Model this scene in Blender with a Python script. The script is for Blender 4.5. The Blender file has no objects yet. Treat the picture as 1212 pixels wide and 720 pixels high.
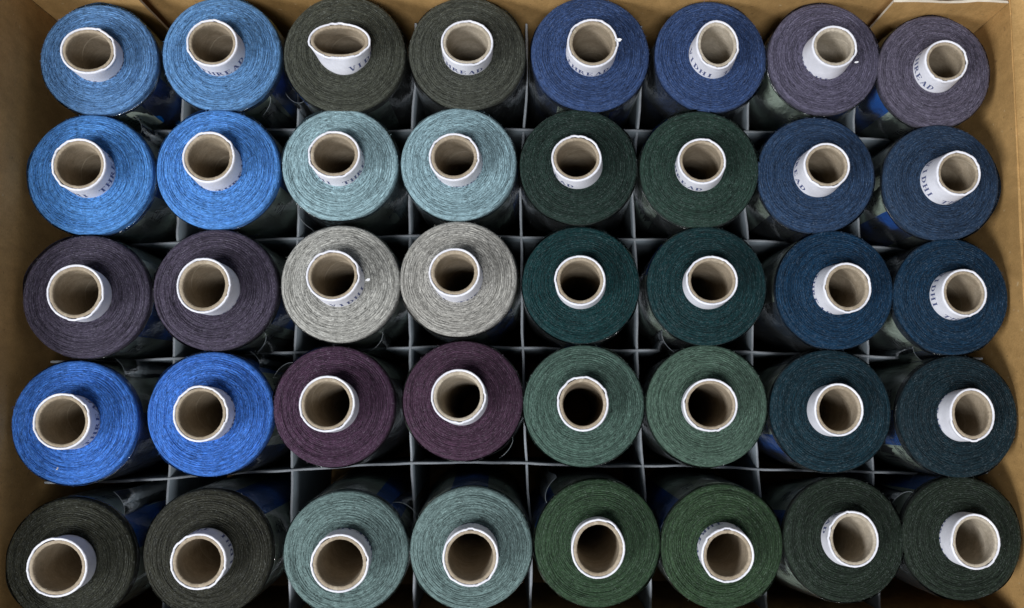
import bpy, math, random
import numpy as np
from mathutils import Vector, Matrix

S = bpy.context.scene
MM = 0.001
# ---------------------------------------------------------------- camera
FPX, CXP, PITCH, ROLL, CAMZ = 1167.0, 680.0, 6.0, -2.4, 450.0
cam = bpy.data.cameras.new('camera')
cam_o = bpy.data.objects.new('camera', cam)
S.collection.objects.link(cam_o)
cam.sensor_width = 36.0
cam.lens = 36.0 * FPX / 1212.0
cam.shift_x = -(CXP - 606.0) / 1212.0
cam.clip_start, cam.clip_end = 0.01, 20.0
ROT = Matrix.Rotation(math.radians(PITCH), 3, 'X') @ Matrix.Rotation(math.radians(ROLL), 3, 'Y')
cam_o.matrix_world = Matrix.Translation((0, 0, CAMZ * MM)) @ ROT.to_4x4()
cam.dof.use_dof = True
cam.dof.focus_distance = 0.347
cam.dof.aperture_fstop = 24.0
S.camera = cam_o
# ---------------------------------------------------------------- light
w = bpy.data.worlds.new('World'); S.world = w; w.use_nodes = True
bg = w.node_tree.nodes['Background']
bg.inputs[0].default_value = (0.80, 0.88, 1.0, 1); bg.inputs[1].default_value = 0.14
def area(name, loc, size, power, col, target=(0, 0.03, 0.1)):
    l = bpy.data.lights.new(name, 'AREA'); l.shape = 'RECTANGLE'
    l.size, l.size_y = size; l.energy = power; l.color = col
    o = bpy.data.objects.new(name, l); S.collection.objects.link(o); o.location = loc
    o.rotation_euler = (Vector(target) - Vector(loc)).to_track_quat('-Z', 'Y').to_euler()
    return o
area('window_light', (-1.15, -0.62, 1.30), (0.50, 0.50), 25.0, (0.95, 0.97, 1.0))
area('ceiling_light', (-0.06, -0.58, 1.58), (0.40, 0.30), 16.0, (0.97, 0.98, 1.0))
S.view_settings.view_transform = 'Standard'; S.view_settings.look = 'None'
S.view_settings.gamma = 1; S.view_settings.exposure = 0
S.render.engine = 'CYCLES'
S.render.resolution_x, S.render.resolution_y = 1024, 608

# ---------------------------------------------------------------- helpers
rng = np.random.default_rng(7)
random.seed(7)
def lin(c):
    return tuple(((v / 255 + 0.055) / 1.055) ** 2.4 if v > 10 else v / 255 / 12.92 for v in c)
def unp(u, v, z):
    d = ROT @ Vector(((u - CXP) / FPX, -(v - 360.0) / FPX, -1.0))
    t = (z - CAMZ) / d.z
    return Vector((0, 0, CAMZ)) + d * t
def ray(u, v):
    return (ROT @ Vector(((u - CXP) / FPX, -(v - 360.0) / FPX, -1.0)))
def link_mesh(name, verts, faces, mats, parent=None, smooth=True, midx=None):
    me = bpy.data.meshes.new(name)
    me.from_pydata([tuple(v) for v in (np.asarray(verts) * MM)], [], faces)
    for m in (mats if isinstance(mats, (list, tuple)) else [mats]): me.materials.append(m)
    if smooth: me.polygons.foreach_set('use_smooth', [True] * len(me.polygons))
    if midx is not None: me.polygons.foreach_set('material_index', midx)
    me.update()
    o = bpy.data.objects.new(name, me); S.collection.objects.link(o)
    if parent is not None: o.parent = parent
    return o
def grid(n, m, close=True, off=0):
    """faces for n rows of m points; close wraps the m direction"""
    f = []
    mm = m if close else m - 1
    for i in range(n - 1):
        a = off + i * m; b = a + m
        for j in range(mm):
            k = (j + 1) % m
            f.append((a + j, a + k, b + k, b + j))
    return f
def tag(o, label=None, cat=None, group=None, kind=None):
    if label: o['label'] = label
    if cat: o['category'] = cat
    if group: o['group'] = group
    if kind: o['kind'] = kind
    return o
def empty(name, loc=(0, 0, 0)):
    o = bpy.data.objects.new(name, None); S.collection.objects.link(o)
    o.location = Vector(loc) * MM; o.empty_display_size = 0.01
    return o
def smooth_noise(th, seed, kmax=6, falloff=1.0):
    r = np.random.default_rng(seed); s = np.zeros_like(th)
    for k in range(1, kmax + 1):
        s += r.normal() / k ** falloff * np.cos(k * th + r.uniform(0, 2 * np.pi))
    return s

# ---------------------------------------------------------------- materials
class NT:
    def __init__(s, name):
        s.m = bpy.data.materials.new(name); s.m.use_nodes = True
        s.t = s.m.node_tree; s.t.nodes.clear()
        s.out = s.t.nodes.new('ShaderNodeOutputMaterial')
    def n(s, typ, **kw):
        nd = s.t.nodes.new(typ)
        for k, v in kw.items():
            if k == 'op': nd.operation = v
            elif k.startswith('i_'):
                key = k[2:]; key = int(key) if key.isdigit() else key
                nd.inputs[key].default_value = v
            else: setattr(nd, k, v)
        return nd
    def l(s, a, b): s.t.links.new(a, b)
    def math(s, op, a, b=None, c=None, clamp=False):
        nd = s.t.nodes.new('ShaderNodeMath'); nd.operation = op; nd.use_clamp = clamp
        for i, v in enumerate((a, b, c)):
            if v is None: continue
            if isinstance(v, (int, float)): nd.inputs[i].default_value = v
            else: s.l(v, nd.inputs[i])
        return nd.outputs[0]
    def noise(s, vec, scale, detail=2, rough=.5, dim='3D'):
        nd = s.n('ShaderNodeTexNoise'); nd.noise_dimensions = dim
        nd.inputs['Scale'].default_value = scale; nd.inputs['Detail'].default_value = detail
        nd.inputs['Roughness'].default_value = rough
        s.l(vec, nd.inputs['Vector']); return nd.outputs['Fac']
    def ramp(s, fac, stops):
        nd = s.n('ShaderNodeValToRGB'); cr = nd.color_ramp
        while len(cr.elements) < len(stops): cr.elements.new(.5)
        for e, (p, c) in zip(cr.elements, stops):
            e.position = p; e.color = c if len(c) == 4 else (*c, 1)
        s.l(fac, nd.inputs[0]); return nd.outputs[0]
    def mix(s, fac, a, b, mode='MIX'):
        nd = s.n('ShaderNodeMix', data_type='RGBA', blend_type=mode)
        for sock, v in ((nd.inputs[0], fac), (nd.inputs[6], a), (nd.inputs[7], b)):
            if isinstance(v, (int, float)): sock.default_value = v
            elif isinstance(v, tuple): sock.default_value = v if len(v) == 4 else (*v, 1)
            else: s.l(v, sock)
        return nd.outputs[2]

def polar(nt, ang, rad):
    """seam-free coordinates along / across the windings, in thread units"""
    tc = nt.n('ShaderNodeTexCoord'); sp = nt.n('ShaderNodeSeparateXYZ'); nt.l(tc.outputs['Object'], sp.inputs[0])
    x = nt.math('MULTIPLY', sp.outputs[0], 1000.); y = nt.math('MULTIPLY', sp.outputs[1], 1000.)
    z = nt.math('MULTIPLY', sp.outputs[2], 1000.)
    r = nt.math('SQRT', nt.math('ADD', nt.math('MULTIPLY', x, x), nt.math('ADD', nt.math('MULTIPLY', y, y), 1e-4)))
    q = nt.math('SUBTRACT', r, z)
    cs = nt.math('DIVIDE', x, r); sn = nt.math('DIVIDE', y, r)
    info = nt.n('ShaderNodeObjectInfo')
    seed = nt.math('MULTIPLY', info.outputs['Random'], 77.)
    outs = []
    for a, b in zip(ang, rad):
        cb = nt.n('ShaderNodeCombineXYZ')
        nt.l(nt.math('MULTIPLY', cs, a), cb.inputs[0]); nt.l(nt.math('MULTIPLY', sn, a), cb.inputs[1])
        nt.l(nt.math('ADD', nt.math('MULTIPLY', q, b), seed), cb.inputs[2]); outs.append(cb.outputs[0])
    return outs, info, (x, y, z, r)

def mat_thread():
    t = NT('spun_thread')
    (va, vb, vc, vd), info, _ = polar(t, (8., 2.2, 26., 13.), (3.3, 1.1, 4.6, 3.8))
    A = t.noise(va, 1.0, 2, .6); B = t.noise(vb, 1.0, 2, .5); Cn = t.noise(vc, 1.0, 1, .5); Dn = t.noise(vd, 1.0, 1, .5)
    col = info.outputs['Color']
    va_ = t.ramp(A, [(.32, (.30, .30, .30)), (.46, (.82, .82, .82)), (.54, (1.0, 1.0, 1.0)), (.70, (1.6, 1.6, 1.58))])
    vb_ = t.ramp(B, [(.3, (.82, .82, .82)), (.7, (1.14, 1.14, 1.14))])
    c1 = t.mix(1.0, col, va_, 'MULTIPLY'); c1 = t.mix(1.0, c1, vb_, 'MULTIPLY')
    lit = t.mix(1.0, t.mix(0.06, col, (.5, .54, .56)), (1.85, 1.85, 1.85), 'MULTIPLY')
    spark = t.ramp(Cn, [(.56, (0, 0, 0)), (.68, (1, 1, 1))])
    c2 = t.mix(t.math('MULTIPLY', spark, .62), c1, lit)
    dark = t.ramp(Dn, [(.27, (.45, .45, .45)), (.38, (1, 1, 1))])
    c3 = t.mix(1.0, c2, dark, 'MULTIPLY')
    p = t.n('ShaderNodeBsdfPrincipled'); t.l(c3, p.inputs['Base Color'])
    p.inputs['Roughness'].default_value = .56; p.inputs['Specular IOR Level'].default_value = .13
    p.inputs['Sheen Weight'].default_value = .03; p.inputs['Sheen Roughness'].default_value = .5
    p.inputs['Anisotropic'].default_value = .5
    tg = t.n('ShaderNodeTangent', direction_type='RADIAL', axis='Z'); t.l(tg.outputs[0], p.inputs['Tangent'])
    h = t.math('ADD', t.math('MULTIPLY', A, .7), t.math('MULTIPLY', Cn, .5))
    bp = t.n('ShaderNodeBump'); bp.inputs['Strength'].default_value = .8; bp.inputs['Distance'].default_value = .00030
    t.l(h, bp.inputs['Height']); t.l(bp.outputs[0], p.inputs['Normal'])
    t.l(p.outputs[0], t.out.inputs[0]); return t.m

def mat_fuzz():
    t = NT('thread_fuzz'); info = t.n('ShaderNodeObjectInfo')
    c = t.mix(1., t.mix(.09, info.outputs['Color'], (.55, .58, .6)), (1.8, 1.8, 1.8), 'MULTIPLY')
    p = t.n('ShaderNodeBsdfPrincipled'); t.l(c, p.inputs['Base Color']); p.inputs['Roughness'].default_value = .7
    t.l(p.outputs[0], t.out.inputs[0]); return t.m

def mat_paper(name, base, var, rough=.8, scale=900., bump=.00008, stain=None):
    t = NT(name); tc = t.n('ShaderNodeTexCoord'); info = t.n('ShaderNodeObjectInfo')
    add = t.n('ShaderNodeVectorMath', operation='ADD'); t.l(tc.outputs['Object'], add.inputs[0])
    t.l(info.outputs['Random'], add.inputs[1])
    a = t.noise(add.outputs[0], scale, 4, .65); b = t.noise(add.outputs[0], scale / 9, 3, .55)
    c = t.mix(a, tuple(v * (1 - var) for v in base), tuple(min(1, v * (1 + var)) for v in base))
    c = t.mix(1.0, c, t.ramp(b, [(.3, (.88, .88, .88)), (.7, (1.07, 1.07, 1.07))]), 'MULTIPLY')
    if stain: c = t.mix(t.math('MULTIPLY', t.ramp(b, [(.5, (0, 0, 0)), (.75, (1, 1, 1))]), .5), c, stain)
    p = t.n('ShaderNodeBsdfPrincipled'); t.l(c, p.inputs['Base Color']); p.inputs['Roughness'].default_value = rough
    p.inputs['Specular IOR Level'].default_value = .25
    bp = t.n('ShaderNodeBump'); bp.inputs['Strength'].default_value = .7; bp.inputs['Distance'].default_value = bump
    t.l(a, bp.inputs['Height']); t.l(bp.outputs[0], p.inputs['Normal'])
    t.l(p.outputs[0], t.out.inputs[0]); return t.m

def mat_core():
    """rough kraft tube with its spiral seam; the object colour makes some tubes look lit inside"""
    t = NT('kraft_tube')
    (va, vb), info, (x, y, z, r) = polar(t, (6., 1.5), (1.4, .25))
    tc = t.n('ShaderNodeTexCoord')
    a = t.noise(tc.outputs['Object'], 1600., 4, .7); b = t.noise(va, 1., 3, .6); g = t.noise(vb, 1., 2, .5)
    th = t.math('ARCTAN2', y, x)
    sp = t.math('FRACT', t.math('ADD', t.math('ADD', t.math('DIVIDE', z, 34.), t.math('DIVIDE', th, 2 * math.pi)), info.outputs['Random']))
    seam = t.ramp(sp, [(.0, (1, 1, 1)), (.018, (1, 1, 1)), (.03, (0, 0, 0))])
    c = t.mix(a, (.26, .205, .14), (.47, .395, .295))
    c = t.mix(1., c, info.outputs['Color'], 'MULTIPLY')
    c = t.mix(1., c, t.ramp(b, [(.3, (.82, .82, .8)), (.7, (1.12, 1.12, 1.12))]), 'MULTIPLY')
    c = t.mix(1., c, t.ramp(g, [(.3, (.85, .83, .8)), (.7, (1.1, 1.1, 1.12))]), 'MULTIPLY')
    c = t.mix(t.math('MULTIPLY', seam, .25), c, (.60, .54, .42))
    p = t.n('ShaderNodeBsdfPrincipled'); t.l(c, p.inputs['Base Color']); p.inputs['Roughness'].default_value = .75
    h = t.math('ADD', t.math('MULTIPLY', a, .5), t.math('MULTIPLY', seam, .8))
    bp = t.n('ShaderNodeBump'); bp.inputs['Strength'].default_value = .7; bp.inputs['Distance'].default_value = .00018
    t.l(h, bp.inputs['Height']); t.l(bp.outputs[0], p.inputs['Normal'])
    t.l(p.outputs[0], t.out.inputs[0]); return t.m

def mat_box():
    t = NT('kraft_cardboard'); tc = t.n('ShaderNodeTexCoord'); O = tc.outputs['Object']
    mp = t.n('ShaderNodeMapping'); mp.inputs['Scale'].default_value = (1, 1, .45); t.l(O, mp.inputs[0])
    a = t.noise(O, 1500., 4, .7); b = t.noise(mp.outputs[0], 260., 4, .6); g = t.noise(O, 22., 3, .5); d = t.noise(O, 420., 2, .5)
    c = t.mix(a, (.33, .195, .068), (.68, .43, .175))
    c = t.mix(1., c, t.ramp(b, [(.3, (.86, .85, .82)), (.7, (1.09, 1.09, 1.09))]), 'MULTIPLY')
    c = t.mix(1., c, t.ramp(g, [(.3, (.76, .73, .68)), (.7, (1.14, 1.12, 1.12))]), 'MULTIPLY')
    c = t.mix(t.ramp(d, [(.25, (.55, .55, .55)), (.31, (0, 0, 0))]), c, (.17, .10, .045))
    c = t.mix(t.ramp(d, [(.71, (0, 0, 0)), (.76, (.5, .5, .5))]), c, (.72, .58, .36))
    p = t.n('ShaderNodeBsdfPrincipled'); t.l(c, p.inputs['Base Color']); p.inputs['Roughness'].default_value = .72
    p.inputs['Specular IOR Level'].default_value = .3
    h = t.math('ADD', t.math('MULTIPLY', a, .5), t.math('MULTIPLY', b, .8))
    bp = t.n('ShaderNodeBump'); bp.inputs['Strength'].default_value = .6; bp.inputs['Distance'].default_value = .0002
    t.l(h, bp.inputs['Height']); t.l(bp.outputs[0], p.inputs['Normal'])
    t.l(p.outputs[0], t.out.inputs[0]); return t.m

def mat_film():
    t = NT('clear_plastic_film')
    tc = t.n('ShaderNodeTexCoord')
    mp = t.n('ShaderNodeMapping'); mp.inputs['Scale'].default_value = (1, 1, .25); t.l(tc.outputs['Object'], mp.inputs[0])
    a = t.noise(mp.outputs[0], 260., 3, .6)
    bp = t.n('ShaderNodeBump'); bp.inputs['Strength'].default_value = .8; bp.inputs['Distance'].default_value = .0009
    t.l(a, bp.inputs['Height'])
    tr = t.n('ShaderNodeBsdfTransparent'); tr.inputs[0].default_value = (.95, .96, .97, 1)
    gl = t.n('ShaderNodeBsdfGlossy'); gl.inputs['Roughness'].default_value = .16; t.l(bp.outputs[0], gl.inputs['Normal'])
    df = t.n('ShaderNodeBsdfDiffuse'); df.inputs[0].default_value = (.75, .8, .82, 1)
    fr = t.n('ShaderNodeFresnel'); fr.inputs[0].default_value = 1.5; t.l(bp.outputs[0], fr.inputs['Normal'])
    f = t.math('ADD', t.math('MULTIPLY', fr.outputs[0], 1.0), .03, clamp=True)
    m0 = t.n('ShaderNodeMixShader'); m0.inputs[0].default_value = .025; t.l(tr.outputs[0], m0.inputs[1]); t.l(df.outputs[0], m0.inputs[2])
    m1 = t.n('ShaderNodeMixShader'); t.l(f, m1.inputs[0]); t.l(m0.outputs[0], m1.inputs[1]); t.l(gl.outputs[0], m1.inputs[2])
    t.l(m1.outputs[0], t.out.inputs[0]); return t.m

def mat_flat(name, col, rough=.6, spec=.4):
    t = NT(name); tc = t.n('ShaderNodeTexCoord'); a = t.noise(tc.outputs['Object'], 700., 3, .6)
    c = t.mix(a, tuple(v * .8 for v in col), tuple(min(1, v * 1.2) for v in col))
    p = t.n('ShaderNodeBsdfPrincipled'); t.l(c, p.inputs['Base Color'])
    p.inputs['Roughness'].default_value = rough; p.inputs['Specular IOR Level'].default_value = spec
    t.l(p.outputs[0], t.out.inputs[0]); return t.m

M_THREAD = mat_thread(); M_FUZZ = mat_fuzz(); M_CORE = mat_core(); M_BOX = mat_box(); M_FILM = mat_film()
M_WHITE = mat_paper('white_wrapper_paper', (.80, .80, .86), .06, .7, 1300., .00006)
M_TORN = mat_paper('torn_paper_fibre', (.86, .86, .88), .05, .9, 1500.)
M_CARD = mat_paper('grey_divider_card', (.22, .26, .29), .10, .7, 900., .00008, (.17, .20, .22))
M_CARDEDGE = mat_paper('lit_card_edge', (.36, .39, .42), .30, .9, 1200.)  # card edges lighter than the faces, the light on them painted in
M_EDGE = mat_paper('cut_board_edge', (.66, .60, .50), .15, .9, 1500.)
M_LPALE = mat_flat('pale_green_label', lin((204, 218, 200)), .55)
M_LBLUE = mat_flat('blue_label_ink', lin((0, 112, 208)), .5)
M_LINK = mat_flat('black_label_ink', (.025, .028, .035), .6)
M_INK = mat_flat('navy_print_ink', lin((84, 92, 132)), .7, .2)
M_GLINT = mat_flat('film_edge_glint', (.14, .16, .17), .3, .5)
M_TABLE = mat_flat('worn_table_top', (.16, .13, .10), .6)

# ---------------------------------------------------------------- table and box
def slab(name, x0, x1, y0, y1, z0, z1, mats, parent, warp=0.6, nx=24, nz=8, seed=0, edge=True):
    """board standing in a plane: thin in x or y; gently warped; cut edges get the edge material"""
    r = np.random.default_rng(seed)
    thin_x = (x1 - x0) < (y1 - y0)
    L0, L1 = (y0, y1) if thin_x else (x0, x1)
    t0, t1 = (x0, x1) if thin_x else (y0, y1)
    us = np.linspace(L0, L1, nx); zs = np.linspace(z0, z1, nz)
    ph = r.uniform(0, 6, 4)
    V = []
    for side in (t0, t1):
        for z in zs:
            for u in us:
                k = (u - L0) / (L1 - L0)
                wv = warp * (np.sin(k * 5.1 + ph[0]) * .5 + np.sin(k * 11 + z * .03 + ph[1]) * .3 + np.sin(z * .06 + ph[2]) * .3) * min(1, 4 * k, 4 * (1 - k)) * (z - z0) / (z1 - z0 + 1e-6)
                zz = z + (r.normal() * .12 if z == zs[-1] else 0)
                V.append((side + wv, u, zz) if thin_x else (u, side + wv, zz))
    F, MI = [], []
    n = nx * nz
    for f in grid(nz, nx, False): F.append(f); MI.append(0)
    for f in grid(nz, nx, False, n): F.append(f[::-1]); MI.append(0)
    def rim(idx):
        for a, b in zip(idx[:-1], idx[1:]): F.append((a, b, b + n, a + n)); MI.append(1 if edge else 0)
    rim([i for i in range(nx)]); rim([(nz - 1) * nx + i for i in range(nx)])
    rim([k * nx for k in range(nz)]); rim([k * nx + nx - 1 for k in range(nz)])
    return link_mesh(name, V, F, mats, parent, False, MI)

tbl = link_mesh('table_top', [(-900, -700, -26), (900, -700, -26), (900, 800, -26), (-900, 800, -26),
                              (-900, -700, -4), (900, -700, -4), (900, 800, -4), (-900, 800, -4)],
                [(3, 2, 1, 0), (4, 5, 6, 7), (0, 1, 5, 4), (1, 2, 6, 5), (2, 3, 7, 6), (3, 0, 4, 7)], M_TABLE, None, False)
tag(tbl, kind='structure')

XL, XR, YF, YB, ZT = -181.2, 175.2, -77.5, 151.8, 107.5
T = 1.6
box = tag(empty('cardboard_box', (-3, 37, -4)), 'open brown cardboard box with folded back flaps holding all the thread spools', 'box')
box_in = Vector((-3, 37, -4)) * MM
def boxpart(*a, **k):
    o = slab(*a, **k); o.location = -box_in; return o
BM = [M_BOX, M_EDGE]
fl = link_mesh('floor_panel', [(XL, YF, -3), (XR, YF, -3), (XR, YB, -3), (XL, YB, -3), (XL, YF, -.6), (XR, YF, -.6), (XR, YB, -.6), (XL, YB, -.6)],
               [(3, 2, 1, 0), (4, 5, 6, 7), (0, 1, 5, 4), (1, 2, 6, 5), (2, 3, 7, 6), (3, 0, 4, 7)], M_BOX, box, False); fl.location = -box_in
boxpart('side_wall', XL - T, XL, YF - T, YB + T, -3, ZT + 16, BM, box, warp=.8, seed=1, nx=40, nz=12)
boxpart('side_wall', XR, XR + T, YF - T, YB + T, -3, ZT, BM, box, warp=.6, seed=2, nx=40, nz=12, edge=False)
boxpart('back_wall', XL + .1, XR - .1, YB, YB + T, -3, ZT + 6, BM, box, warp=.9, seed=3, nx=60, nz=12)
boxpart('front_wall', XL + .1, XR - .1, YF - T, YF, -3, ZT - 8, BM, box, warp=.5, seed=4, nx=60, nz=12)
# folded-in corner tabs lying against the back and front walls
boxpart('corner_tab', XL + .3, -142.6, 147.3, 147.3 + 1.0, 0, ZT - .3, BM, box, warp=.7, seed=5, nx=16)
boxpart('corner_tab', 132.2, XR - .3, 147.4, 147.4 + 1.0, 0, ZT - .3, BM, box, warp=.7, seed=6, nx=16)
def outer_flap(x0, x1, y0, y1, dx, dy, dz, seed, up=0):
    """lid flap folded outwards from the top fold line (x0,y0)-(x1,y1)"""
    r = np.random.default_rng(seed); n, m = 40, 14; V = []
    ln = math.sqrt(dx * dx + dy * dy + dz * dz)
    nrm = Vector((x1 - x0, y1 - y0, 0)).normalized().cross(Vector((dx, dy, dz)).normalized())
    ph = r.uniform(0, 6, 3)
    for s in (0, 1):
        for i in range(m):
            k = i / (m - 1)
            for j in range(n):
                q = j / (n - 1)
                b = .9 * math.sin(q * 6 + ph[0]) * k + .35 * math.sin(q * 17 + ph[1]) * (1 if k < .1 else .3)
                bulge = .5 * math.exp(-(k * 16) ** 2)
                p = Vector((x0 + (x1 - x0) * q + dx * k, y0 + (y1 - y0) * q + dy * k, ZT + up + .2 + dz * k)) + nrm * (b * .5 + s * T * .9) + Vector((0, 0, bulge))
                V.append(p[:])
    F, MI = [], []
    N = n * m
    for f in grid(m, n, False): F.append(f); MI.append(0)
    for f in grid(m, n, False, N): F.append(f[::-1]); MI.append(0)
    def rim(idx):
        for a, b in zip(idx[:-1], idx[1:]): F.append((a, b, b + N, a + N)); MI.append(1)
    rim([i for i in range(n)]); rim([(m - 1) * n + i for i in range(n)]); rim([k * n for k in range(m)]); rim([k * n + n - 1 for k in range(m)])
    o = link_mesh('lid_flap', V, F, BM, box, True, MI); o.location = -box_in
    return o
outer_flap(XR + .2, XR + .2, YF, YB, 92, 0, 55, 11)
outer_flap(XL - .2, XL - .2, YB, YF, -92, 0, 40, 12, 16)

# ---------------------------------------------------------------- spool table (measured picture positions -> real positions)
# disc x, y, radius ; tube rim x, y, rx, ry
D = [[(117,70.3,68,104,60,33,29),(262,64,70,251,51,31,29.5),(407.7,64,72,401.6,48,38,23),(553,63,69,553,51,32.5,29),(699,64,70,701.6,51,32,31),(842,67.4,66.5,849,52.5,27,31),(976,69,66,988,55,29,27),(1106,85,66.5,1120.6,73,28,27)],
[(107,207,73.5,93,195,32,32),(258,200,73,247,186,31.5,31.5),(402,194,68.5,395.5,183,31.5,29.5),(543,194,68.5,537.6,185.5,31,30),(685,197,69.5,682,187,31,29),(828,200,70,831,191,30,29),(966,207,69,979,196,29,28.5),(1114,216,68.5,1135,205,28,28.5)],
[(102,351,74.5,89,346,33,33.5),(255,343,73.5,241,338,32,33.5),(402.7,335.6,70.5,393.6,326,32,31),(542.7,330,69.5,538,322.5,31,30),(688,337,69.5,686.6,332,31,31),(837,338,70.5,843,332.5,32,30.5),(988,343,70,1003.6,340.5,30,31),(1126,351,68,1141.7,346.5,28.5,29.5)],
[(88,501,74.5,72,499,33,33),(249,490,74.5,237,490,32,33),(395,481,72,387,478.6,33,33.5),(548,474,71,542.7,469,32.5,32.5),(691,480,71.5,690,478,31,33),(837,480,71.5,841,479.5,33,32),(983,486.5,71.5,993,485,30,32),(1135,493,70.5,1151,491,28,32)],
[(83,665,75.5,67,672,34,34),(246,655,76,235,665,32,32.5),(409.5,655,73.5,402,667,33.5,34),(558,649,72.5,557,660,33,34),(707.5,643,74.5,708,650,32,35),(855,647,72.5,861.5,657,32,32),(1000,638,71.5,1010,638,31,33),(1139,637,70.5,1154.5,641,30,33)]]
COL = [['steel blue', 'steel blue', 'charcoal olive', 'charcoal olive', 'navy blue', 'navy blue', 'slate purple', 'slate purple'],
       ['bright sky blue', 'bright sky blue', 'pale aqua', 'pale aqua', 'blackish green', 'dark bottle green', 'deep slate blue', 'deep slate blue'],
       ['dusky purple', 'dusky purple', 'silver grey', 'silver grey', 'dark pine teal', 'dark pine teal', 'petrol blue', 'petrol blue'],
       ['cobalt blue', 'cobalt blue', 'plum', 'plum', 'grey green', 'grey green', 'blackish teal', 'blackish teal'],
       ['dark khaki', 'dark khaki', 'sage teal', 'sage teal', 'forest green', 'forest green', 'blackish moss green', 'blackish moss green']]
RGB = [[(86, 126, 171), (86, 128, 172), (61, 63, 54), (62, 64, 56), (46, 66, 105), (45, 65, 104), (82, 78, 96), (82, 77, 92)],
       [(74, 129, 191), (74, 128, 194), (133, 159, 165), (128, 154, 161), (25, 42, 36), (32, 52, 44), (33, 54, 81), (32, 51, 74)],
       [(64, 58, 73), (63, 56, 71), (158, 157, 151), (153, 151, 145), (8, 46, 48), (8, 42, 45), (8, 43, 68), (8, 40, 62)],
       [(56, 107, 185), (54, 103, 181), (62, 40, 59), (62, 40, 57), (65, 87, 78), (65, 86, 74), (7, 37, 47), (8, 31, 39)],
       [(39, 40, 30), (41, 41, 32), (95, 115, 113), (97, 117, 115), (42, 63, 42), (42, 62, 40), (26, 37, 27), (26, 36, 26)]]
# lettering: (angle where the words end, lowest point of the letters above the thread); None = blank in view
TXT = [[(60, -2.4), (-13, .6), (167, 1.2), (-48, .8), (-42, .6), (52, 1.0), (60, -2.6), (-103, 1.3)],
       [(62, 1.0), (30, -1.6), (42, .9), (20, -1.9), (-95, .9), (-82, .9), (-125, 1.0), (12, 1.1)],
       [(10, -2.7), (-10, -2.2), (132, .6), (30, -1.8), None, None, (-100, -1.6), (-5, .8)],
       [(62, .9), (62, -1.4), None, None, None, (-150, -2.2), None, (-140, -2.4)],
       [(100, -2.6), (200, .9), (110, -1.2), (118, -1.8), None, (212, .2), (172, 1.2), (235, -2.3)]]
# centre of the label's blue strip, degrees; and how many degrees of pale paper lie clockwise / anticlockwise
LAB = [[(-32, 70, 60), (-20, 60, 60), (214, 60, 70), (100, 60, 60), (-52, 40, 100), (70, 60, 60), (282, 90, 40), (205, 60, 90)],
       [(0, 60, 60), (2, 70, 60), (0, 70, 60), (-10, 70, 80), (60, 60, 80), (135, 60, 60), (130, 60, 60), (225, 60, 40)],
       [(-22, 60, 60), (-15, 60, 60), (5, 80, 60), (-45, 60, 60), (90, 60, 60), (150, 60, 60), (100, 60, 60), (262, 70, 60)],
       [(100, 60, 60), (60, 60, 60), (120, 60, 60), (120, 60, 60), (90, 60, 60), (-30, 60, 60), (220, 60, 60), (192, 60, 70)],
       [(28, 60, 70), (52, 80, 60), (48, 70, 40), (92, 60, 40), (150, 60, 60), (150, 60, 60), (170, 60, 60), (112, 60, 60)]]

ZD = 100.0
DIVX = [-135.3, -89.9, -46.2, -3.6, 40.8, 84.0, 125.6]
DIVY = [107.3, 64.0, 20.7, -21.3]
EX = [XL] + DIVX + [XR]; EY = [YB] + DIVY + [YF]
spools = []
for i in range(5):
    for j in range(8):
        u, v, rp, ru, rv, rx, ry = D[i][j]
        P = unp(u, v, ZD)
        R = (unp(u + rp, v, ZD) - unp(u - rp, v, ZD)).length / 2
        d = ray(ru, rv)
        q = Vector((0, 0, CAMZ)) + d * ((ZD + 10.5 - CAMZ) / d.z)       # rim centre if the tube stood 10.5 mm proud
        ax = (q - P)
        B = P - ax * (ZD / ax.z)                                        # foot of the axis
        cell = Vector(((EX[j] + EX[j + 1]) / 2, (EY[i] + EY[i + 1]) / 2, 0))
        sx, sy = abs(EX[j + 1] - EX[j]) / 2 - R - .4, abs(EY[i] - EY[i + 1]) / 2 - R - .4
        sx, sy = max(sx, .6), max(sy, .6)
        B.x = cell.x + max(-sx, min(sx, B.x - cell.x)); B.y = cell.y + max(-sy, min(sy, B.y - cell.y))
        # the mid height must also clear its cell
        spools.append(dict(i=i, j=j, P=P, R=R, B=B, q=q, cell=cell))
# ease the feet apart
for it in range(60):
    for a in range(40):
        for b in range(a + 1, 40):
            A_, B_ = spools[a], spools[b]
            dd = A_['B'] - B_['B']; L = dd.length; need = A_['R'] + B_['R'] + 1.0
            if L < need:
                s = dd.normalized() * (need - L) * .5; A_['B'] += s; B_['B'] -= s
    for s in spools:
        m = s['R'] + .4
        s['B'].x = max(XL + m, min(XR - m, s['B'].x)); s['B'].y = max(YF + m, min(YB - m - (2.5 if s['j'] in (0, 7) and s['i'] == 0 else 0), s['B'].y))

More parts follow.
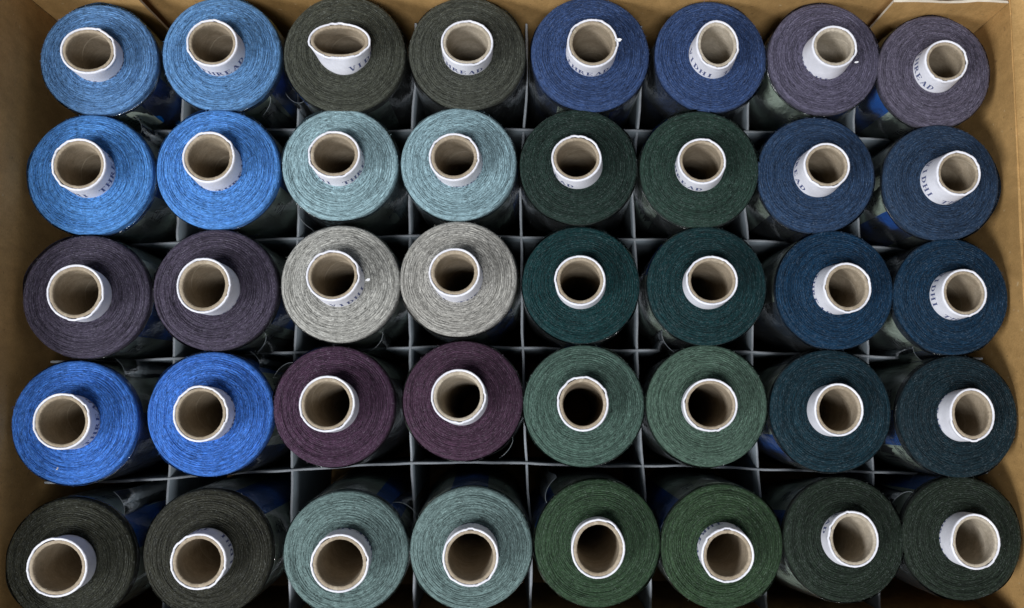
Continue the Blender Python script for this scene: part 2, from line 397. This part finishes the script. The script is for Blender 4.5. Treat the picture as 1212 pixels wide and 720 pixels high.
# ---------------------------------------------------------------- lettering (serif capitals drawn as strokes)
TK, TN, SF = .22, .085, .07
def q4(a, b, c, d): return [a, b, c, d]
def bar(x0, x1, y0, y1): return q4((x0, y0), (x1, y0), (x1, y1), (x0, y1))
def stem(x, foot=True, head=True, w=TK):
    o = [bar(x - w / 2, x + w / 2, 0, 1)]
    if foot: o.append(bar(x - w / 2 - .09, x + w / 2 + .09, 0, SF))
    if head: o.append(bar(x - w / 2 - .09, x + w / 2 + .09, 1 - SF, 1))
    return o
def diag(x0, y0, x1, y1, w): return [q4((x0 - w / 2, y0), (x0 + w / 2, y0), (x1 + w / 2, y1), (x1 - w / 2, y1))]
def bowl(xc, yc, rx, ry, n=9):
    o = []
    for k in range(n):
        a0, a1 = -math.pi / 2 + math.pi * k / n, -math.pi / 2 + math.pi * (k + 1) / n
        p = []
        for a, inner in ((a0, 0), (a1, 0), (a1, 1), (a0, 1)):
            t = TN * .9 + (TK - TN) * math.cos(a) ** 2
            f = (rx - t if inner else rx, ry - TN if inner else ry)
            p.append((xc + f[0] * math.cos(a), yc + f[1] * math.sin(a)))
        o.append([p[3], p[0], p[1], p[2]])
    return o
GLYPH = {
 'I': stem(.36), 'V': diag(.40, 0, .12, 1, TK) + diag(.44, 0, .72, 1, TN) + [bar(-.06, .30, 1 - SF, 1), bar(.56, .86, 1 - SF, 1)],
 'D': stem(.17) + bowl(.22, .5, .58, .5) + [bar(.1, .24, 0, TN), bar(.1, .24, 1 - TN, 1)],
 'H': stem(.15, w=.2) + stem(.70, w=.2) + [bar(.2, .65, .47, .47 + TN)],
 'T': stem(.42, head=False) + [bar(.02, .82, 1 - TN, 1), bar(.02, .09, .74, 1), bar(.75, .82, .74, 1)],
 'R': stem(.17) + bowl(.24, .74, .42, .26) + diag(.72, 0, .42, .5, TK * .9) + [bar(.62, .88, 0, SF), bar(.2, .3, .48, .48 + TN)],
 'E': stem(.17) + [bar(.2, .70, 0, TN), bar(.2, .68, 1 - TN, 1), bar(.2, .52, .47, .47 + TN), bar(.64, .71, 0, .28), bar(.61, .68, .74, 1), bar(.48, .53, .38, .62)],
 'A': diag(.10, 0, .42, 1, TN) + diag(.70, 0, .40, 1, TK) + [bar(.2, .62, .30, .30 + TN), bar(-.02, .26, 0, SF), bar(.54, .88, 0, SF)],
 '4': diag(.50, 0, .50, 1, .16) + diag(.08, .3, .46, 1, .09) + [bar(.04, .72, .24, .34)],
 '0': bowl(.38, .5, .34, .5) + [[(.76 - x, y) for x, y in p][::-1] for p in bowl(.38, .5, .34, .5)],
 'Y': diag(.40, .45, .10, 1, .15) + diag(.42, .45, .72, 1, .13) + [bar(.33, .49, 0, .5)],
 'N': stem(.15, w=.13) + stem(.68, w=.13) + diag(.66, 0, .17, 1, .17), 'O': [], ' ': [], 'S': []}
GLYPH['O'] = GLYPH['0']

def lettering(name, text, mat, parent, surf, height, adv):
    """surf(x_mm, y_mm) -> point on the carrying surface"""
    V, F = [], []
    for k, ch in enumerate(text):
        for quad in GLYPH[ch]:
            a, b, c, d = [np.array(p) * height for p in quad]
            n = max(1, int(abs(b[0] - a[0]) / (height * .2) + .5))
            for s in range(n):
                t0, t1 = s / n, (s + 1) / n
                pts = [a + (b - a) * t0, a + (b - a) * t1, d + (c - d) * t1, d + (c - d) * t0]
                base = len(V)
                for p in pts: V.append(surf(p[0] + k * adv, p[1]))
                F.append((base, base + 1, base + 2, base + 3))
    return link_mesh(name, V, F, mat, parent, False)

# ---------------------------------------------------------------- one spool
NA = 144
TH = np.linspace(0, 2 * np.pi, NA, endpoint=False)
CT, ST = np.cos(TH), np.sin(TH)
ORD = ['top', 'second', 'middle', 'fourth', 'bottom']
def build_spool(s):
    i, j, P, R, B = s['i'], s['j'], s['P'], s['R'], s['B']
    seed = i * 8 + j + 100
    rg = np.random.default_rng(seed)
    u, v, rp, ru, rv, rxp, ryp = D[i][j]
    axis = (P - B).normalized(); LEN = (P - B).length
    rot = axis.to_track_quat('Z', 'Y')
    # keep local x close to world x
    rot = Vector((0, 0, 1)).rotation_difference(axis)
    root = empty('thread_spool'); root.location = B * MM; root.rotation_mode = 'QUATERNION'; root.rotation_quaternion = rot
    Minv = (Matrix.Translation(B) @ rot.to_matrix().to_4x4()).inverted()
    def loc(p): return Minv @ p
    # where the tube's rim really is: along the measured ray, 8-13 mm proud, as near the axis as it gets
    camp = Vector((0, 0, CAMZ)); d = ray(ru, rv); best = None
    for h in np.arange(8.5, 13.01, .25):
        p = loc(camp + d * ((ZD + h - CAMZ) / d.z))
        e = math.hypot(p.x, p.y) + .25 * abs(h - 10.5)
        if best is None or e < best[0]: best = (e, h, p)
    H = best[2].z - LEN; off = np.array([best[2].x, best[2].y])
    lim = 2.3
    if np.linalg.norm(off) > lim: off *= lim / np.linalg.norm(off)
    depth = CAMZ - ZD - H
    RX, RY = rxp * depth / FPX * .985, ryp * depth / FPX * .985
    R0 = 9.1
    n1 = smooth_noise(TH, seed + 1, 7, 1.5) * .09
    def tube_r(th, z, scale=1.0):
        """outer radius: round in the thread, pressed out of round at the free end"""
        k = np.clip((z - (LEN - 6)) / (H + 6), 0, 1) ** 1.2
        el = RX * RY / np.sqrt((RY * np.cos(th)) ** 2 + (RX * np.sin(th)) ** 2)
        nz = np.interp(np.mod(th, 2 * np.pi), np.append(TH, 2 * np.pi), np.append(n1, n1[0]))
        return (R0 * (1 - k) + (el + nz) * k) * scale
    def ctr(z):
        k = max(0., (z - (LEN - 4)) / (H + 4)); return off * k
    # ---- thread pack
    ri = R0 - .4
    NR = 66
    rr = np.linspace(ri, R - 1.4, NR)
    pitch = rg.uniform(.64, .78)
    def zf(r, th, fine=True):
        k = (r - ri) / (R - ri)
        base = -.7 * np.exp(-((r - ri) / 1.3) ** 2) + 2.3 * (1 - np.clip(k, 0, 1) ** 1.5) - .1
        wob = s['w1'](th) * .35 + s['w2'](th) * .25 * k
        q = r + wob
        ring = np.abs(np.sin(np.pi * (q / pitch + th / (2 * np.pi))))
        slow = np.sin(q * 2.1 + s['ph']) * .07 + np.sin(q * 1.03 + s['ph'] * 2) * .08
        return LEN + base + slow + (ring - .6) * .25
    s['w1'] = lambda th, a=seed: smooth_noise(np.asarray(th), a + 11, 4, 1.0)
    s['w2'] = lambda th, a=seed: smooth_noise(np.asarray(th), a + 12, 6, .8)
    s['ph'] = rg.uniform(0, 6)
    V = []
    edge = 1 + smooth_noise(TH, seed + 3, 5, 1.0) * .004
    c0 = off * .35
    for r in rr:
        z = zf(r, TH) + rg.normal(0, .018, NA)
        k = 1 - (r - ri) / (R - ri)
        e = 1 + (edge - 1) * (1 - k)
        V.append(np.c_[r * e * CT + c0[0] * k, r * e * ST + c0[1] * k, z])
    zl = zf(rr[-1], TH)
    for a in np.linspace(12, 90, 6):
        a = math.radians(a)
        r = R - 1.4 + 1.4 * math.sin(a) + .1 * math.sin(2 * a)
        V.append(np.c_[r * edge * CT, r * edge * ST, zl - 1.4 * (1 - math.cos(a)) + rg.normal(0, .008, NA)])
    zs = list(np.linspace(LEN - 2.2, LEN - 14, 18)) + list(np.linspace(LEN - 22, LEN - 88, 6))
    for k, z in enumerate(zs):
        rad = (R + .05 * math.cos(z * 4.2) + rg.normal(0, .02, NA)) * edge
        V.append(np.c_[rad * CT, rad * ST, np.full(NA, z)])
    for r in (R - 2, ri):
        V.append(np.c_[r * CT, r * ST, np.full(NA, LEN - 90.)])
    n = len(V)
    pack = link_mesh('thread_winding', np.concatenate(V), [f[::-1] for f in grid(n, NA)], M_THREAD, root)
    rgb = (*[c for c in lin(RGB[i][j])], 1); pack.color = rgb
    # ---- single strands that ride over the winding
    VV, FF = [], []
    for k in range(80):
        r0 = rg.uniform(ri + .8, R - 1.0); a0 = rg.uniform(0, 2 * np.pi); sp = rg.uniform(.5, 2.8)
        m = max(6, int(sp / .07)); dr = rg.uniform(-.9, .9); rad = rg.uniform(.09, .14)
        t = np.linspace(0, 1, m); th = a0 + sp * t; r = np.clip(r0 + dr * t + .08 * np.sin(t * 9 + k), ri + .5, R - .4)
        kk = 1 - (r - ri) / (R - ri)
        z = zf(np.minimum(r, R - 1.4), th) - np.clip(r - (R - 1.4), 0, 9) ** 2 * .4
        z = np.convolve(np.pad(z, 2, 'edge'), np.ones(5) / 5, 'valid') + .05 + .05 * np.sin(np.pi * t) - .15 * ((t < .06) | (t > .94))
        base = len(VV)
        for a in range(m):
            cs, sn = math.cos(th[a]), math.sin(th[a])
            for b in (90, 210, 330):
                ra = r[a] + rad * math.cos(math.radians(b)); 
                VV.append((ra * cs + c0[0] * kk[a], ra * sn + c0[1] * kk[a], z[a] + rad * math.sin(math.radians(b))))
        FF += [f[::-1] for f in grid(m, 3, True, base)]
    st = link_mesh('loose_strands', VV, FF, M_THREAD, pack); st.color = rgb; tag(st, kind='stuff')
    # ---- fuzz
    VV, FF = [], []
    for k in range(760):
        rim = k < 150
        a = rg.uniform(0, 2 * np.pi)
        r = R - rg.uniform(0, 1.6) if rim else math.sqrt(rg.uniform(ri ** 2, R ** 2))
        z = float(zf(np.array([min(r, R - 1.4)]), np.array([a]))[0]) - max(0, r - R + 1.4) ** 2 * .4
        p = np.array([r * math.cos(a), r * math.sin(a), z + (-.05 if rim else .10)])
        da = a + rg.normal(0, .9) if rim else a + math.pi / 2 * rg.choice([-1, 1]) + rg.normal(0, .35)
        L = rg.uniform(.3, 1.1) if rim else rg.uniform(.3, .9)
        dv = np.array([math.cos(da), math.sin(da), rg.uniform(-.1, .6) if rim else rg.uniform(-.02, .12)]); dv /= np.linalg.norm(dv)
        cv = np.cross(dv, rg.normal(size=3)); cv /= np.linalg.norm(cv)
        sd = np.cross(dv, cv); wd = .022 if rim else .038
        p1 = p + dv * L * .55 + cv * L * .12; p2 = p + dv * L + cv * L * .45
        b = len(VV); VV += [p - sd * wd, p + sd * wd, p1 + sd * wd, p1 - sd * wd, p2]
        FF += [(b, b + 1, b + 2, b + 3), (b + 3, b + 2, b + 4)]
    fz = link_mesh('fuzz', VV, FF, M_FUZZ, pack, False); fz.color = rgb; tag(fz, kind='stuff')
    # ---- paper tube (kraft) with white wrapper
    wall = rg.uniform(1.75, 2.05); lip = .78
    top = LEN + H
    rimz = smooth_noise(TH, seed + 21, 7, .9) * .09
    V = []
    prof = [(-lip, top - .9), (-lip, top - .30), (-lip - .2, top - .16), (-lip - (wall - lip) * .5, top - .20), (-lip - (wall - lip) * .85, top - .28), (-wall, top - .55)] + \
           [(-wall, z) for z in np.linspace(top - 2, 2, 22)]
    for dr, z in prof:
        c = ctr(z); zz = z + rimz * (z > top - 1) + rg.normal(0, .05, NA) * (z > top - .6)
        rad = tube_r(TH, np.full(NA, z)) + dr + rg.normal(0, .035, NA) * (z > top - .6)
        V.append(np.c_[rad * CT + c[0], rad * ST + c[1], zz])
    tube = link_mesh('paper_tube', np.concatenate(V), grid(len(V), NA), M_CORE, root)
    V = []
    prof = [(-lip, top - .35), (-lip + .04, top - .02), (-lip * .75, top + .13), (-lip * .4, top + .17), (-.12, top + .08), (0, top - .22)] + \
           [(0, z) for z in (top - 1, top - 2.5, top - 4, top - 6, top - 8, LEN, LEN - 3, LEN - 60, 0)]
    tear = np.clip(smooth_noise(TH, seed + 33, 14, .3) - 1.5, 0, 1) * .25
    for dr, z in prof:
        c = ctr(z); k = (z > top - .6)
        zz = z + (rimz + rg.normal(0, .05, NA) - tear * .5) * k
        rad = tube_r(TH, np.full(NA, z)) + dr + (rg.normal(0, .03, NA) + tear) * k
        V.append(np.c_[rad * CT + c[0], rad * ST + c[1], zz])
    tube.color = (1.3, 1.38, 1.5, 1) if (i, j) in ((0, 3), (0, 5), (0, 6), (4, 6), (4, 7), (3, 3)) else (1, 1, 1, 1)  # paler tint on a few tubes: light inside them put into the colour
    wr = link_mesh('paper_wrapper', np.concatenate(V), grid(len(V), NA), M_WHITE, root)
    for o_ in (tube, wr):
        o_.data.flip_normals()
    if TXT[i][j] is not None:
        e, low = TXT[i][j]; low += 1.6; th_end = math.radians(e); text = 'VIDHI THREAD'; hgt, adv = 3.05, 3.15
        t0 = th_end - len(text) * adv / R0
        def surf(x, y):
            th = t0 + x / R0; z = LEN + low + y
            rad = float(tube_r(np.array([th]), np.array([z]))[0]) + .06; c = ctr(z)
            return (rad * math.cos(th) + c[0], rad * math.sin(th) + c[1], z)
        lettering('lettering', text, M_INK, wr, surf, hgt, adv)
    # ---- wrapper's label round the side
    bc, cw, ccw = LAB[i][j]
    a0, a1 = math.radians(bc - 17 - cw - 14), math.radians(bc + 17 + ccw + 14)
    na = int((a1 - a0) / .05); th = np.linspace(a0, a1, na)
    zt = LEN - rg.uniform(3.5, 6.0)
    V = []
    RL = R + .12
    tops = zt + .35 * np.sin(th * 2 + seed)
    for k, f in enumerate(np.linspace(0, 1, 7)):
        V.append(np.c_[RL * np.cos(th), RL * np.sin(th), tops * (1 - f) + 16 * f])
    F = grid(7, na, False)
    MI = []
    for a in range(6):
        for b in range(na - 1):
            m = (th[b] + th[b + 1]) / 2
            MI.append(1 if abs(math.degrees(m) - bc) < 17 else 0)
    lb = link_mesh('paper_label', np.concatenate(V), [f[::-1] for f in F], [M_LPALE, M_LBLUE], root, True, MI)
    def lsurf(ang0, z0):
        # words run down the side, read along the axis
        def f(x, y):
            th = math.radians(ang0) - (y) / RL; return ((RL + .07) * math.cos(th), (RL + .07) * math.sin(th), z0 - x)
        return f
    lettering('label_print', '40Y', M_LINK, lb, lsurf(bc - 28, zt - 5), 4.2, 3.6)
    lettering('label_print', '40Y', M_LINK, lb, lsurf(bc + 48, zt - 4), 3.6, 3.1)
    # ---- clear film sleeve, pleated, with its welded fin
    na = 120; th = np.linspace(0, 2 * np.pi, na, endpoint=False)
    pl = np.clip(smooth_noise(th, seed + 41, 16, .35), -1.2, 2.2)
    V = []
    zs = [LEN - 1.5, LEN - 2.4, LEN - 4, LEN - 8, LEN - 14, LEN - 24, LEN - 45, LEN - 70, LEN - 89]
    for k, z in enumerate(zs):
        g = .10 + .16 * min(1, k / 3)
        ph = smooth_noise(th + z * .013, seed + 43, 9, .6) * .05
        rad = R + .32 + np.clip(pl, -.3, 9) * g * .8 + ph + (.12 if k == 0 else 0)
        zz = z + (smooth_noise(th, seed + 45, 8, .5) * .8 if k == 0 else 0)
        V.append(np.c_[rad * np.cos(th), rad * np.sin(th), zz + np.zeros(na)])
    film = link_mesh('plastic_film', np.concatenate(V), [f[::-1] for f in grid(len(V), na)], M_FILM, root)
    fa0 = rg.choice([a for a in (45, 135, 225, 315) if not ((j == 0 and a in (135, 225)) or (j == 7 and a in (45, 315)) or (i == 0 and a < 180) or (i == 4 and a > 180))])
    fa = math.radians(fa0 + rg.uniform(-9, 9)); fl_ = rg.uniform(2.5, 5.5); sg = rg.choice([-1, 1]); has_fin = rg.uniform() < .5
    zf0 = LEN - 3 - rg.uniform(0, 5); droop = rg.uniform(1.5, 5); ph1 = rg.uniform(0, 6)
    V = []
    for k, z in enumerate(np.linspace(zf0, LEN - 85, 12)):
        row = []
        for a in range(12):
            t = a / 11; rad = R + .35 + fl_ * math.sin(t * 1.5) * .8; aa = fa + sg * (t ** 1.7) * .34 + .025 * math.sin(z * .11 + t * 2 + ph1)
            row.append((rad * math.cos(aa), rad * math.sin(aa), z - droop * t * t))
        V += row
    if has_fin:
        link_mesh('film_fin', V, grid(12, 12, False), M_FILM, film)
        # thin tube added along the fin's edge, standing in for its highlight
        path = [np.array(V[a]) for a in range(12)] + [np.array(V[12 * k + 11]) for k in range(1, 12)]
        W = []
        for k, pnt in enumerate(path):
            tdir = path[min(k + 1, len(path) - 1)] - path[max(k - 1, 0)]; tdir /= np.linalg.norm(tdir)
            sd = np.cross(tdir, (.3, .4, .85)); sd /= np.linalg.norm(sd); up_ = np.cross(sd, tdir)
            for b in (0, 90, 180, 270): W.append(pnt + .08 * (sd * math.cos(math.radians(b)) + up_ * math.sin(math.radians(b))))
        link_mesh('film_highlight', W, grid(len(path), 4), M_GLINT, film)
    side = ('left' if j % 2 == 0 else 'right')
    tag(root, f"{COL[i][j]} thread spool, the {side} one of its pair in the {ORD[i]} row", 'thread spool', 'thread spools standing upright in the box')
    s['root'] = root; s['LEN'] = LEN; s['H'] = H; s['off'] = off; s['zf'] = zf; s['pack'] = pack; s['wr'] = wr; s['tube'] = tube
    s['top'] = top; s['rgb'] = rgb
for s in spools: build_spool(s)
SP = {(s['i'], s['j']): s for s in spools}

# ---------------------------------------------------------------- divider grid of grey card
dv = tag(empty('card_divider_grid', (-3, 37, 0)), 'grey card divider grid with worn white edges, standing between the thread spools', 'divider')
dvi = Vector((-3, 37, 0)) * MM
def axis_at(s, z):
    k = z / ZD; return s['B'].lerp(s['P'], k)
ZV = 74.0
def strip(pts_top, pts_bot, along_x, seed, zt):
    """long card strip through control points at its top and foot"""
    r = np.random.default_rng(seed)
    pt, pb = np.array(pts_top), np.array(pts_bot)
    n, m = 120, 8
    L = np.linspace(pt[0, 0], pt[-1, 0], n)
    def sm(p):
        y = np.interp(L, p[:, 0], p[:, 1]); k = np.hanning(13); k /= k.sum()
        return np.convolve(np.pad(y, 6, 'edge'), k, 'valid')
    a, b = sm(pt), sm(pb)
    a = a + .16 * np.sin(L * .11 + seed) + .10 * np.sin(L * .31 + seed * 2)
    jag = np.convolve(r.normal(0, .75, n + 4), np.ones(5) / 5, 'valid') + r.normal(0, .07, n)
    V = []; th = .42
    for sd in (-1, 1):
        for k, f in enumerate(np.linspace(0, 1, m)):
            z = 1 + (zt - 1) * f
            c = b * (1 - f) + a * f + sd * (th + r.normal(0, .03, n))
            zz = np.full(n, z) + (jag if k == m - 1 else 0)
            V.append(np.c_[L, c, zz] if along_x else np.c_[c, L, zz])
    V = np.concatenate(V); N = n * m
    F = grid(m, n, False) + [f[::-1] for f in grid(m, n, False, N)]
    F += [((m - 1) * n + i, (m - 1) * n + i + 1, N + (m - 1) * n + i + 1, N + (m - 1) * n + i) for i in range(n - 1)]
    for e in (0, n - 1): F += [(k * n + e, (k + 1) * n + e, N + (k + 1) * n + e, N + k * n + e) for k in range(m - 1)]
    nf = 2 * (m - 1) * (n - 1)
    o = link_mesh('divider_strip', V, F, [M_CARD, M_CARDEDGE], dv, True, [0] * nf + [1] * (len(F) - nf)); o.location = -dvi
    return o
HL = [[(125, 157), (205, 154), (330, 152), (440, 155), (615, 157), (760, 160), (885, 165), (1050, 172), (1150, 176)],
      [(60, 296), (160, 290), (205, 285), (330, 282), (480, 281), (618, 283), (760, 286), (900, 287), (1035, 290), (1150, 300)],
      [(60, 433), (160, 427), (205, 423), (340, 420), (480, 415), (620, 414), (750, 415), (885, 419), (1030, 421), (1150, 425)],
      [(60, 582), (130, 570), (200, 561), (340, 553), (480, 547), (620, 546), (760, 547), (890, 551), (1030, 553), (1150, 563)]]
for k in range(4):
    top, bot = [], []
    tp = [unp(u, v, ZV) for u, v in HL[k]]
    tx, ty = [p.x for p in tp], [p.y for p in tp]
    for j in range(8):
        a, b = SP[(k, j)], SP[(k + 1, j)]
        x = (EX[j] + EX[j + 1]) / 2
        lo = axis_at(b, ZV).y + b['R'] + .75; hi = axis_at(a, ZV).y - a['R'] - .75
        y = float(np.interp(x, tx, ty))
        y = min(max(y, lo), hi) if lo < hi else (lo + hi) / 2
        top.append((x, y)); bot.append((x, (a['B'].y - a['R'] + b['B'].y + b['R']) / 2))
    top = [(XL + 1, top[0][1])] + top + [(XR - 1, top[-1][1])]; bot = [(XL + 1, bot[0][1])] + bot + [(XR - 1, bot[-1][1])]
    strip(top, bot, True, 300 + k, ZV)
for k in range(7):
    top, bot = [], []
    for i in range(4, -1, -1):
        a, b = SP[(i, k)], SP[(i, k + 1)]
        y = (EY[i] + EY[i + 1]) / 2
        hi = axis_at(b, ZV).x - b['R'] - .75; lo = axis_at(a, ZV).x + a['R'] + .75
        x = min(max(DIVX[k], lo), hi) if lo < hi else (lo + hi) / 2
        top.append((y, x)); bot.append((y, (a['B'].x + a['R'] + b['B'].x - b['R']) / 2))
    top = [(YF + 1, top[0][1])] + top + [(YB - 1, top[-1][1])]; bot = [(YF + 1, bot[0][1])] + bot + [(YB - 1, bot[-1][1])]
    strip(top, bot, False, 400 + k, ZV - .5)

# ---------------------------------------------------------------- small things: torn paper, lint
def scrap(name, s, ang, r, z, size, mat, parent, seed, lift=.8):
    rg = np.random.default_rng(seed)
    c = np.array([r * math.cos(ang) , r * math.sin(ang), z]); V, F = [], []
    for side in (0, 1):
        for a in np.linspace(0, 2 * np.pi, 7, endpoint=False):
            q = size * rg.uniform(.5, 1.1)
            V.append((c[0] + q * math.cos(a), c[1] + q * .6 * math.sin(a), c[2] + lift * rg.uniform(0, 1) + side * .15))
    F = [tuple(range(6, -1, -1)), tuple(range(7, 14))] + [(k, (k + 1) % 7, 7 + (k + 1) % 7, 7 + k) for k in range(7)]
    return link_mesh(name, V, F, mat, parent, False)
s = SP[(0, 4)]; scrap('torn_edge', s, .15, 9.2, s['top'] - .2, 1.5, M_TORN, s['wr'], 1, 1.0)
s = SP[(2, 2)]; scrap('torn_edge', s, .0, 11.2, s['top'] - 2.4, 1.0, M_TORN, s['wr'], 2, .5)
s = SP[(0, 6)]; scrap('torn_edge', s, -.6, 9.4, s['top'] - .3, .8, M_TORN, s['wr'], 3, .6)
s = SP[(3, 0)]; scrap('lint_speck', s, -1.88, 16.2, s['LEN'] + .6, .9, M_EDGE, s['pack'], 4, .7)
print('spools tilt', [(s['i'], s['j'], round(math.degrees(math.acos((s['P'] - s['B']).normalized().z)), 1), round(float(np.linalg.norm(s['off'])), 1), round(s['H'], 1)) for s in spools])
